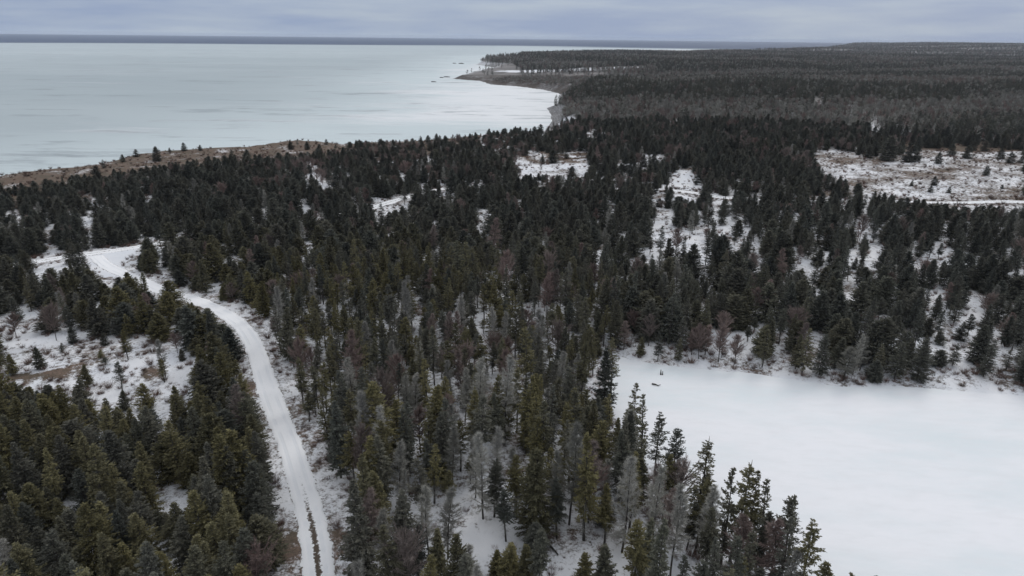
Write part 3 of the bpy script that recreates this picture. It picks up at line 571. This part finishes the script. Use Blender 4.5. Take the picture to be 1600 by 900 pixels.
def scatter(r0, r1, sp, amax):
    n = int(2 * r1 * math.sin(math.radians(amax)) / sp) + 2
    xs = np.arange(-n // 2, n // 2 + 1) * sp; ys = np.arange(max(8, r0 * math.cos(math.radians(amax))), r1, sp * 0.92)
    X, Y = np.meshgrid(xs, ys); X = X + sp * 0.5 * (np.arange(len(ys))[:, None] % 2)
    X = (X + rng.uniform(-0.42, 0.42, X.shape) * sp).ravel(); Y = (Y + rng.uniform(-0.42, 0.42, Y.shape) * sp).ravel()
    r = np.hypot(X, Y); a = np.abs(np.arctan2(X, Y)); m = (r >= r0) & (r < r1) & (a < math.radians(amax))
    X, Y = X[m], Y[m]; m = inside(COAST, X, Y); return X[m], Y[m]
def choose(X, Y, far):
    """Drop trees on water, roads or in front of the openings; return what stands where."""
    r = np.hypot(X, Y)
    dc = seg_dist(COAST, X, Y, True); keep = dc > np.where(r < 560, np.where(X < -20, 42, 30), np.where(r < 1000, 20 + 8 * wob(X, Y, 45, 3), 16))
    if not far:
        keep &= ~inside(POND, X, Y) & (seg_dist(POND, X, Y, True) > 0.8) & (seg_dist(TRACK, X, Y) > 4.2) & (seg_dist(LANE, X, Y) > 4.6)
    keep &= ~inside(STRIP, X, Y) & ~inside(LAGOON, X, Y)
    X, Y = X[keep], Y[keep]; Z = ground_z(X, Y); N = len(X)
    pb, w = project(np.stack([X, Y, Z], 1)); bx_, by_ = pb[:, 0], pb[:, 1]; R_ = np.hypot(X, Y); q = rng.random(N)
    left = (bx_ < 470) & (by_ > 600); mid = (bx_ >= 430) & (by_ > 430) & ~left; back = ~left & ~mid
    H = np.where(left, rng.normal(8.4, 1.7, N), np.where(mid, rng.normal(8.7, 1.9, N) + 2.3 * smooth(600, 760, by_), rng.normal(6.5, 1.4, N)))
    beyond = (bx_ > 960) & (by_ < 610) & (by_ > 330); H = np.where(beyond, rng.normal(7.2, 1.8, N), H)
    H = H * np.where(rng.random(N) < 0.24, rng.uniform(0.42, 0.8, N), 1.0); H = np.clip(H, 3.2, 15.5)
    H = np.where((R_ < 560) & (X < 30), H * (0.58 + 0.42 * smooth(45, 170, seg_dist(COAST, X, Y, True))), H)
    if far: H = np.clip(rng.normal(9.5, 1.6, N), 5.5, 14)
    marsh = inside([(740, 127), (760, 118), (800, 117), (1000, 118), (1010, 124), (900, 132), (872, 146), (800, 137)], bx_, by_) & far; H = np.where(marsh, H * 0.45, H)
    # spruce by default; leafless reddish and lichen-grey trees come in patches
    wg = 0.5 + 0.5 * wob(X, Y, 37, 2) ; wr = 0.5 + 0.5 * wob(X, Y, 58, 6)
    pg = 0.012 + 0.05 * wg; pr = 0.02 + 0.07 * wr
    cen = mid & (bx_ > 540) & (by_ > 560); pg = np.where(cen, 0.08 + 0.16 * wg, pg)
    co = (bx_ > 380) & (bx_ < 920) & (by_ < 300); pr = np.where(co, 0.10 + 0.45 * smooth(0.4, 0.7, wr), pr)
    hl = (by_ < 300) & (bx_ >= 920); pr = np.where(hl, 0.05 + 0.45 * smooth(0.45, 0.75, wr), pr)
    pg = np.where(left, 0.02, pg); pr = np.where(left, 0.01, pr)
    if far:
        wr2 = 0.5 + 0.3 * wob(X, Y, 260, 3) + 0.3 * wob(X, Y * 1.8, 900, 7) + 0.12 * wob(X, Y, 70, 1); pr = 0.24 + 0.72 * smooth(0.38, 0.66, wr2); pr = np.where((by_ > 166) & (by_ < 208) & (bx_ > 875) & (bx_ < 1380), 0.88, pr); pg = 0 * pr
    kind = np.where(q < pr, np.where(rng.random(N) < 0.6, 'rust', 'larch'), np.where(q < pr + pg, 'grey', ''))
    t = rng.random(N)
    sprk = np.where(left, np.where(t < 0.14, 'bushy', np.where(t < 0.84, 'dense', 'tall')), np.where(mid, np.where(t < 0.62, 'tall', np.where(t < 0.8, 'dense', 'airy')), np.where(t < 0.68, 'bushy', np.where(t < 0.88, 'dense', 'dusted'))))
    sprk = np.where(beyond & ~left & (bx_ > 960), np.where(t < 0.36, 'dusted', np.where(t < 0.74, 'bushy', np.where(t < 0.9, 'dense', 'tall'))), sprk)
    kind = np.where(kind == '', sprk, kind)
    if far: kind = np.where((q < pr) | (marsh & (q < 0.93)), 'farbare', 'far')
    # do the stem and crown stand in front of an opening?
    lotto = rng.random(N)
    def hits(sel, Hs):
        bad = np.zeros(len(sel), bool)
        for fr in (0.0, 0.3, 0.6, 0.85, 0.97):
            pp, ww = project(np.stack([X[sel], Y[sel], Z[sel] + Hs * fr], 1)); hw = FOC / ww * 1.3 * (1 - fr) * (0.4 if fr == 0 else 1)
            for off in (-1, 0, 1):
                for poly, p in CLEAR:
                    if off and 0 < p: continue
                    pa = np.array(poly); xx = pp[:, 0] + off * hw; yy = pp[:, 1]
                    m = (xx > pa[:, 0].min()) & (xx < pa[:, 0].max()) & (yy > pa[:, 1].min()) & (yy < pa[:, 1].max())
                    if m.any():
                        idx = np.nonzero(m)[0]; bad[idx[inside(pa, xx[idx], yy[idx]) & (lotto[sel[idx]] >= p)]] = True
        return bad
    ok = np.ones(N, bool); sel = np.arange(N); left_over = sel[hits(sel, H)]
    for fac in ((0.7, 0.48) if not far else ()):
        Hs = H[left_over] * fac; bad = hits(left_over, Hs); good = left_over[~bad]; H[good] = Hs[~bad]
        kind[good] = np.where(np.isin(kind[good], ['tall', 'airy']), 'dense', kind[good]); left_over = left_over[bad]
    ok[left_over] = False; ok &= (H > 2.6)
    if not far: ok &= rng.random(N) < np.where(back, 0.65 + 0.14 * wob(X, Y, 24, 5), np.where(beyond, 0.76 + 0.22 * wob(X, Y, 21, 5), 0.95 + 0.2 * wob(X, Y, 24, 9)))
    if not far:                                   # leave the hand-set trees their room
        hp = np.array([(h[1], h[2]) for h in HAND])
        for i in range(len(hp)): ok &= (X - hp[i, 0]) ** 2 + (Y - hp[i, 1]) ** 2 > 1.7 ** 2
    return X[ok], Y[ok], Z[ok], H[ok], kind[ok]
X, Y = scatter(52, 520, 2.75, 50)
thin = rng.random(len(X)) < 0.80 + 0.16 * wob(X, Y, 26, 3) - 0.16 * smooth(150, 165, Y) * smooth(20, 45, X) * smooth(330, 260, Y); X, Y = X[thin], Y[thin]
near = choose(X, Y, False)
bands = [choose(*scatter(520, 950, 4.2, 42), True), choose(*scatter(950, 1800, 6.0, 41), True), choose(*scatter(1800, 3600, 9.5, 41), True), choose(*scatter(3600, 9500, 24.0, 41), True)]

# ------------------------------------------------------------------ which trees show largest: paint them front to back
rows = [(h[1], h[2], h[3], h[4], h[0], h[5], h[6]) for h in HAND] + [(a, b_, c_, d_, str(e), None, None) for a, b_, c_, d_, e in zip(*near)]
XY = np.array([r[:3] for r in rows]); HH = np.array([r[3] for r in rows])
pb, wb = project(XY); pt, _ = project(XY + np.stack([0 * HH, 0 * HH, HH], 1))
order = np.argsort(wb); MW, MH = 533, 300; mask = np.zeros((MH, MW), bool); seen = np.zeros(len(rows))
for i in order:
    r = rows[i]; kb = {'tall': 0.35, 'airy': 0.2, 'grey': 0.2, 'rust': 0.25, 'larch': 0.25}.get(r[4], 0.08)
    x0 = pb[i, 0] / 3; y1 = (pb[i, 1] * (1 - kb) + pt[i, 1] * kb) / 3; y0 = pt[i, 1] / 3; hw = max(0.6, FOC / wb[i] * 1.9 / 3)
    ya, yb = int(max(0, y0)), int(min(MH - 1, y1))
    if yb < ya or x0 < -hw or x0 > MW + hw: continue
    tot = 0
    for yy in range(ya, yb + 1):
        wd = hw * min(1.0, 0.15 + 1.3 * (yy - y0) / max(1, y1 - y0)); xa, xb = int(max(0, x0 - wd)), int(min(MW, x0 + wd + 1))
        if xb > xa:
            s_ = mask[yy, xa:xb]; tot += (~s_).sum(); s_[:] = True
    seen[i] = tot
kinds = np.array([KIND[r[4]] for r in rows]); hand_n = len(HAND)
single = np.zeros(len(rows), bool); single[:hand_n] = True
for kd, cap in (('spruce', 296), ('bare', 130), ('grey', 130)):
    idx = [i for i in range(hand_n, len(rows)) if kinds[i] == kd and seen[i] >= 14]; idx.sort(key=lambda i: -seen[i])
    single[idx[:max(0, cap - int((kinds[:hand_n] == kd).sum()))]] = True

# ------------------------------------------------------------------ the single trees
NAMES = {'spruce': ('spruce_tree', 'spruce'), 'bare': ('bare_tree', 'bare tree'), 'grey': ('lichen_tree', 'dead tree')}
LOOK = {'dense': 'full %s spruce', 'bushy': 'broad bushy %s spruce', 'tall': 'bare-stemmed %s spruce', 'dusted': 'snow-flecked %s spruce', 'airy': 'thin open %s spruce', 'squat': 'squat %s spruce', 'rust': 'reddish round bare tree', 'larch': 'reddish-brown bare conifer', 'grey': 'lichen-grey twiggy tree'}
def zone(x, y, px, py):
    p = np.array([x]); q = np.array([y])
    if px < 515 and py > 560: 
        tx = np.interp(py, [452, 484, 508, 545, 593, 683, 745, 800, 890], [284, 338, 372, 398, 413, 448, 467, 484, 499])
        if px < tx: return 'left of the track' if py > 640 else 'by the left clearing'
    if float(seg_dist(TRACK, p, q)[0]) < 9 and py > 455: return 'on the track verge'
    if float(seg_dist(POND, p, q, True)[0]) < 9: return 'on the pond bank'
    if py < 330: return 'behind the lane'
    if px > 960 and py < 620: return 'beyond the pond'
    if px < 400: return 'behind the left clearing'
    return 'between track and pond'
used_pos = {}
_U = 'zero one two three four five six seven eight nine ten eleven twelve thirteen fourteen fifteen sixteen seventeen eighteen nineteen'.split()
_T = ['', '', 'twenty', 'thirty', 'forty', 'fifty', 'sixty', 'seventy', 'eighty', 'ninety']
def say(n):
    return 'a hundred' if n >= 100 else _U[n] if n < 20 else _T[n // 10] + ('-' + _U[n % 10] if n % 10 else '')
def make_tree(i):
    x, y, z, h, kd, label, wide = rows[i]; k_ = KIND[kd]; ps = PROTO[kd]; j = int(rng.integers(len(ps))); tm, cm, _, h0, R0, _ = ps[j]
    s = h / h0; w_ = (0.45 * 1.0 + 0.55 * s) if wide is None else (0.45 + 0.55 * s) * wide
    if kd == 'squat': w_ = s * (wide or 1) * 1.0
    w_ *= float(rng.uniform(0.92, 1.1))
    e = bpy.data.objects.new(NAMES[k_][0], None); COL.objects.link(e); e.empty_display_size = 0.5
    e.location = (x, y, z - 0.12); e.rotation_euler = (float(rng.normal(0, 0.015)), float(rng.normal(0, 0.015)), float(rng.uniform(0, 6.283))); e.scale = (w_, w_, s)
    for nm, me in (('trunk', tm), ('crown', cm)):
        c_ = bpy.data.objects.new(nm, me); COL.objects.link(c_); c_.parent = e
    if label is None:
        a = int(round(min(max(pt[i, 0], 0), 1600) / 16)); b_ = int(round(min(max(pt[i, 1], 0), 900) / 9)); look = LOOK[kd]
        if '%s' in look: look = look % ('tall' if h > 12.2 else 'short' if h < 7.8 else 'mid-height')
        label = '%s %s, tip %s percent across, %s down' % (look, zone(x, y, pb[i, 0], pb[i, 1]), say(a), say(b_))
        n_ = used_pos.get(label, 0); used_pos[label] = n_ + 1
        if n_: label = label + (' (behind)' if n_ == 1 else ' (farthest)')
    e['label'] = label; e['category'] = NAMES[k_][1]
    e['group'] = {'spruce': 'spruces of the coastal woods', 'bare': 'leafless reddish trees among the spruces', 'grey': 'lichen-grey trees among the spruces'}[k_]
for i in sorted(np.nonzero(single)[0], key=lambda i: wb[i]): make_tree(i)

# ------------------------------------------------------------------ the rest of the woods, as masses
def mass(name, pts, scl, idx, protos, label, tilt=0.0):
    pts = np.asarray(pts, np.float32); me = bpy.data.meshes.new(name); me.vertices.add(len(pts)); me.vertices.foreach_set('co', pts.ravel())
    me.attributes.new('rot', 'FLOAT_VECTOR', 'POINT').data.foreach_set('vector', np.stack([rng.normal(0, 0.02, len(pts)), rng.normal(0, 0.02, len(pts)), rng.uniform(0, 6.283, len(pts))], 1).astype(np.float32).ravel())
    me.attributes.new('size', 'FLOAT_VECTOR', 'POINT').data.foreach_set('vector', np.asarray(scl, np.float32).ravel())
    me.attributes.new('pick', 'INT', 'POINT').data.foreach_set('value', np.asarray(idx, np.int32))
    o = bpy.data.objects.new(name, me); COL.objects.link(o); o['kind'] = 'stuff'; o['label'] = label
    for p in protos:
        for m in p.data.materials:
            if m.name not in me.materials: me.materials.append(m)
    g = bpy.data.node_groups.new(name, 'GeometryNodeTree')
    g.interface.new_socket('Geometry', in_out='INPUT', socket_type='NodeSocketGeometry'); g.interface.new_socket('Geometry', in_out='OUTPUT', socket_type='NodeSocketGeometry')
    gi = g.nodes.new('NodeGroupInput'); go = g.nodes.new('NodeGroupOutput'); iop = g.nodes.new('GeometryNodeInstanceOnPoints'); jn = g.nodes.new('GeometryNodeJoinGeometry')
    for p in protos:
        oi = g.nodes.new('GeometryNodeObjectInfo'); oi.inputs['Object'].default_value = p; oi.inputs['As Instance'].default_value = False
        gt = g.nodes.new('GeometryNodeGeometryToInstance'); g.links.new(oi.outputs['Geometry'], gt.inputs[0]); g.links.new(gt.outputs[0], jn.inputs[0])
    def na(n, t):
        a = g.nodes.new('GeometryNodeInputNamedAttribute'); a.data_type = t; a.inputs['Name'].default_value = n
        return [s for s in a.outputs if s.enabled and s.name == 'Attribute'][0]
    e2r = g.nodes.new('FunctionNodeEulerToRotation'); g.links.new(na('rot', 'FLOAT_VECTOR'), e2r.inputs[0])
    g.links.new(gi.outputs[0], iop.inputs['Points']); g.links.new(jn.outputs[0], iop.inputs['Instance']); iop.inputs['Pick Instance'].default_value = True
    g.links.new(na('pick', 'INT'), iop.inputs['Instance Index']); g.links.new(e2r.outputs[0], iop.inputs['Rotation']); g.links.new(na('size', 'FLOAT_VECTOR'), iop.inputs['Scale'])
    g.links.new(iop.outputs[0], go.inputs[0])
    md = o.modifiers.new('scatter', 'NODES'); md.node_group = g
    return o
def mass_of(name, sel, kinds_, label):
    protos = []; start = {}
    for kd in kinds_:
        start[kd] = (len(protos), len(PROTO[kd])); protos += [p[2] for p in PROTO[kd]]
    tot = len(protos); pts, scl, idx = [], [], []
    for (x, y, z, h, kd) in sel:
        a, n = start[kd]; j = int(rng.integers(n)); h0 = PROTO[kd][j][3]; s = h / h0; w_ = (0.45 + 0.55 * s) * float(rng.uniform(0.9, 1.12))
        pts.append((x, y, z - 0.12)); scl.append((w_, w_, s)); idx.append(tot - 1 - (a + j))
    if pts: mass(name, pts, scl, idx, protos, label)
rest = [i for i in range(len(rows)) if not single[i]]
mass_of('spruce_woods_foliage', [rows[i][:5] for i in rest if kinds[i] == 'spruce'], ['dense', 'bushy', 'tall', 'dusted', 'airy', 'squat'], 'dark spruces of the woods beyond the nearest trees')
mass_of('bare_woods_foliage', [rows[i][:5] for i in rest if kinds[i] == 'bare'], ['rust', 'larch'], 'leafless reddish trees scattered through the farther woods')
mass_of('lichen_woods_foliage', [rows[i][:5] for i in rest if kinds[i] == 'grey'], ['grey'], 'lichen-grey trees scattered through the farther woods')
fs = []
for n_, bnd in enumerate(bands):
    g_ = (1.0, 1.1, 1.3, 2.0)[n_]; hg = (1.0, 1.0, 1.05, 1.2)[n_]
    fs.append((np.stack(bnd[:3], 1), bnd[3] * hg, bnd[4], np.full(len(bnd[0]), g_)))
fp = np.concatenate([f[0] for f in fs]); fh = np.concatenate([f[1] for f in fs]); fk = np.concatenate([f[2] for f in fs]); fg = np.concatenate([f[3] for f in fs])
protos = [p[2] for p in PROTO['far']] + [p[2] for p in PROTO['farbare']]
pi = np.where(fk == 'far', rng.integers(0, 5, len(fk)), 5 + rng.integers(0, 3, len(fk)))
h0 = np.where(fk == 'far', 10.0, 9.0); s = fh / h0; w_ = fg * rng.uniform(0.85, 1.2, len(fk))
mass('far_forest', fp, np.stack([w_, w_, s], 1), len(protos) - 1 - pi, protos, 'distant dark forest covering the headlands to the horizon')

# ------------------------------------------------------------------ low brush poking through the snow
def tuft(seed, h, n, spread):
    r2 = np.random.default_rng(seed); a = r2.random(n) * 6.283; d = np.stack([np.cos(a) * spread, np.sin(a) * spread, r2.uniform(0.5, 1.3, n)], -1) * r2.uniform(0.6, 1, (n, 1))
    base = np.stack([np.cos(a), np.sin(a), 0 * a], -1) * r2.uniform(0, 0.35, (n, 1)); v, f = blades(r2, base, d, h * r2.uniform(0.5, 1.1, n), np.full(n, 0.03), 0.2)
    return mesh_obj('tuft', v, f, [m_brush], {'tint': np.repeat(r2.random(n), 4)}, link=False)
tufts = [tuft(200 + i, (0.55, 0.8, 1.2, 1.6)[i], (40, 60, 90, 130)[i], (0.8, 0.6, 0.5, 0.5)[i]) for i in range(4)]
X = rng.uniform(-230, 330, 120000); Y = rng.uniform(60, 430, 120000)
pp, _ = project(np.stack([X, Y, np.full_like(X, 1.2)], 1)); fr_ = (pp[:, 0] > -40) & (pp[:, 0] < 1640) & (pp[:, 1] < 940); X, Y, pp = X[fr_], Y[fr_], pp[fr_]
dT = np.minimum(seg_dist(TRACK, X, Y), seg_dist(LANE, X, Y)); dP = seg_dist(POND, X, Y, True); iP = inside(POND, X, Y)
pr = 0.16 + 0.2 * wob(X, Y, 14, 2) + 0.12 * wob(X, Y, 5, 5)
pr = np.where((dT < 6.5), 0.62, pr); pr = np.where((dP < 7) & ~iP, 0.75, pr); pr = np.where((pp[:, 0] < 320) & (pp[:, 1] > 500) & (pp[:, 1] < 650), 0.45 + 0.4 * wob(X, Y, 11, 1), pr)
ok = (rng.random(len(X)) < pr) & (dT > 2.6) & ~iP & ~inside(JUNC, X, Y); X, Y = X[ok], Y[ok]
s = rng.uniform(0.6, 1.25, len(X)); mass('dry_brush_undergrowth', np.stack([X, Y, ground_z(X, Y) - 0.03], 1), np.stack([s, s, s], 1), rng.choice(4, len(X), p=[0.15, 0.25, 0.3, 0.3]), tufts, 'low bare brush poking through the snow')

# ------------------------------------------------------------------ small things
def rock(name, seed, size, loc, label, flat=0.5):
    r2 = np.random.default_rng(seed); n, m = 7, 10; th = np.linspace(0.05, np.pi - 0.05, n); ph = np.linspace(0, 2 * np.pi, m, endpoint=False)
    T_, P_ = np.meshgrid(th, ph, indexing='ij'); rad = size * (1 + r2.normal(0, 0.16, T_.shape))
    v = np.stack([rad * np.sin(T_) * np.cos(P_) * 1.6, rad * np.sin(T_) * np.sin(P_), rad * np.cos(T_) * flat], -1).reshape(-1, 3)
    i = np.arange(n - 1)[:, None] * m + np.arange(m)[None]; j = np.arange(n - 1)[:, None] * m + (np.arange(m)[None] + 1) % m
    o = mesh_obj(name, v, np.stack([i.ravel(), j.ravel(), (j + m).ravel(), (i + m).ravel()], 1), [m_stone]); o.location = loc
    o['label'] = label; o['category'] = 'rock'; o['group'] = 'rocks off the far points'; return o
for i, (a, b_, sz, l) in enumerate([(698, 120.6, 3.5, 'dark rock in the sea just off the spit tip'), (690, 121.5, 2.6, 'small rock left of the spit tip'), (721, 99.6, 5, 'dark rock off the white-cliffed headland'), (710, 99.2, 3.5, 'smaller rock farther off the white-cliffed headland'),
                                    (677, 128.2, 2.6, 'low rock awash in the bay before the spit')]):
    x, y = at(np.array(float(a)), np.array(float(b_)), -12.0); rock('sea_rock', 300 + i, sz, (float(x), float(y), -11.6), l, 0.35)
def log(name, pts, r0, label, cat):
    v, f = tube(pts, np.linspace(r0, r0 * 0.35, len(pts)), 7); o = mesh_obj(name, v, f, [m_bark], {'tint': np.full(len(v), 0.3)}, smooth_=True); o['label'] = label; o['category'] = cat; return o
def gp3(px, py, up_=0.15):
    x, y = at(np.array(float(px)), np.array(float(py)), 1.2); z = float(ground_z(x, y)); x, y = at(np.array(float(px)), np.array(float(py)), z); return (float(x), float(y), float(ground_z(x, y)) + up_)
log('fallen_log', [gp3(842, 845, 0.7), gp3(852, 851, 0.5), gp3(862, 858, 0.3), gp3(872, 868, 0.15)], 0.22, 'dark fallen log lying across the bottom snow clearing', 'log')
def ice3(px, py, up_=0.1):
    x, y = at(np.array(float(px)), np.array(float(py)), 0.02); return (float(x), float(y), 0.02 + up_)
log('driftwood_stick', [ice3(1019, 600.5), ice3(1024, 602.5, 0.25), ice3(1028, 603, 0.1), ice3(1032, 603.5, 0.3)], 0.16, 'crooked dark stick lying on the pond ice near its tip', 'stick')
log('ice_stub', [ice3(1032.5, 586, -0.1), ice3(1032.4, 584, 0.2), ice3(1032.2, 583, 0.75)], 0.17, 'left one of two short stubs poking from pond ice', 'stub')
log('ice_stub', [ice3(1035, 586, -0.1), ice3(1035.2, 585, 0.15), ice3(1035.3, 584, 0.6)], 0.14, 'right one of two short stubs poking from pond ice', 'stub')
print('TREES near', len(rows), 'single', int(single.sum()), {k_: int(((kinds == k_) & single).sum()) for k_ in NAMES}, 'far', len(fp), 'brush', len(X))

# ------------------------------------------------------------------ the air: a thin even haze over land and sea
hv = np.array([(x, y, z) for z in (-25.0, 75.0) for x, y in ((-31000, -400), (31000, -400), (31000, 31000), (-31000, 31000))])
haze = mesh_obj('haze', hv, [(0, 3, 2, 1), (4, 5, 6, 7), (0, 1, 5, 4), (1, 2, 6, 5), (2, 3, 7, 6), (3, 0, 4, 7)], [])
hm = bpy.data.materials.new('haze_air'); hm.use_nodes = True; hm.node_tree.nodes.clear()
ho = hm.node_tree.nodes.new('ShaderNodeOutputMaterial'); pv = hm.node_tree.nodes.new('ShaderNodeVolumePrincipled')
pv.inputs['Color'].default_value = (0.82, 0.89, 1.0, 1); pv.inputs['Density'].default_value = 3.5e-5; pv.inputs['Anisotropy'].default_value = 0.0
hm.node_tree.links.new(pv.outputs[0], ho.inputs['Volume']); haze.data.materials.append(hm); haze['kind'] = 'stuff'; haze['label'] = 'thin pale haze over the coast'
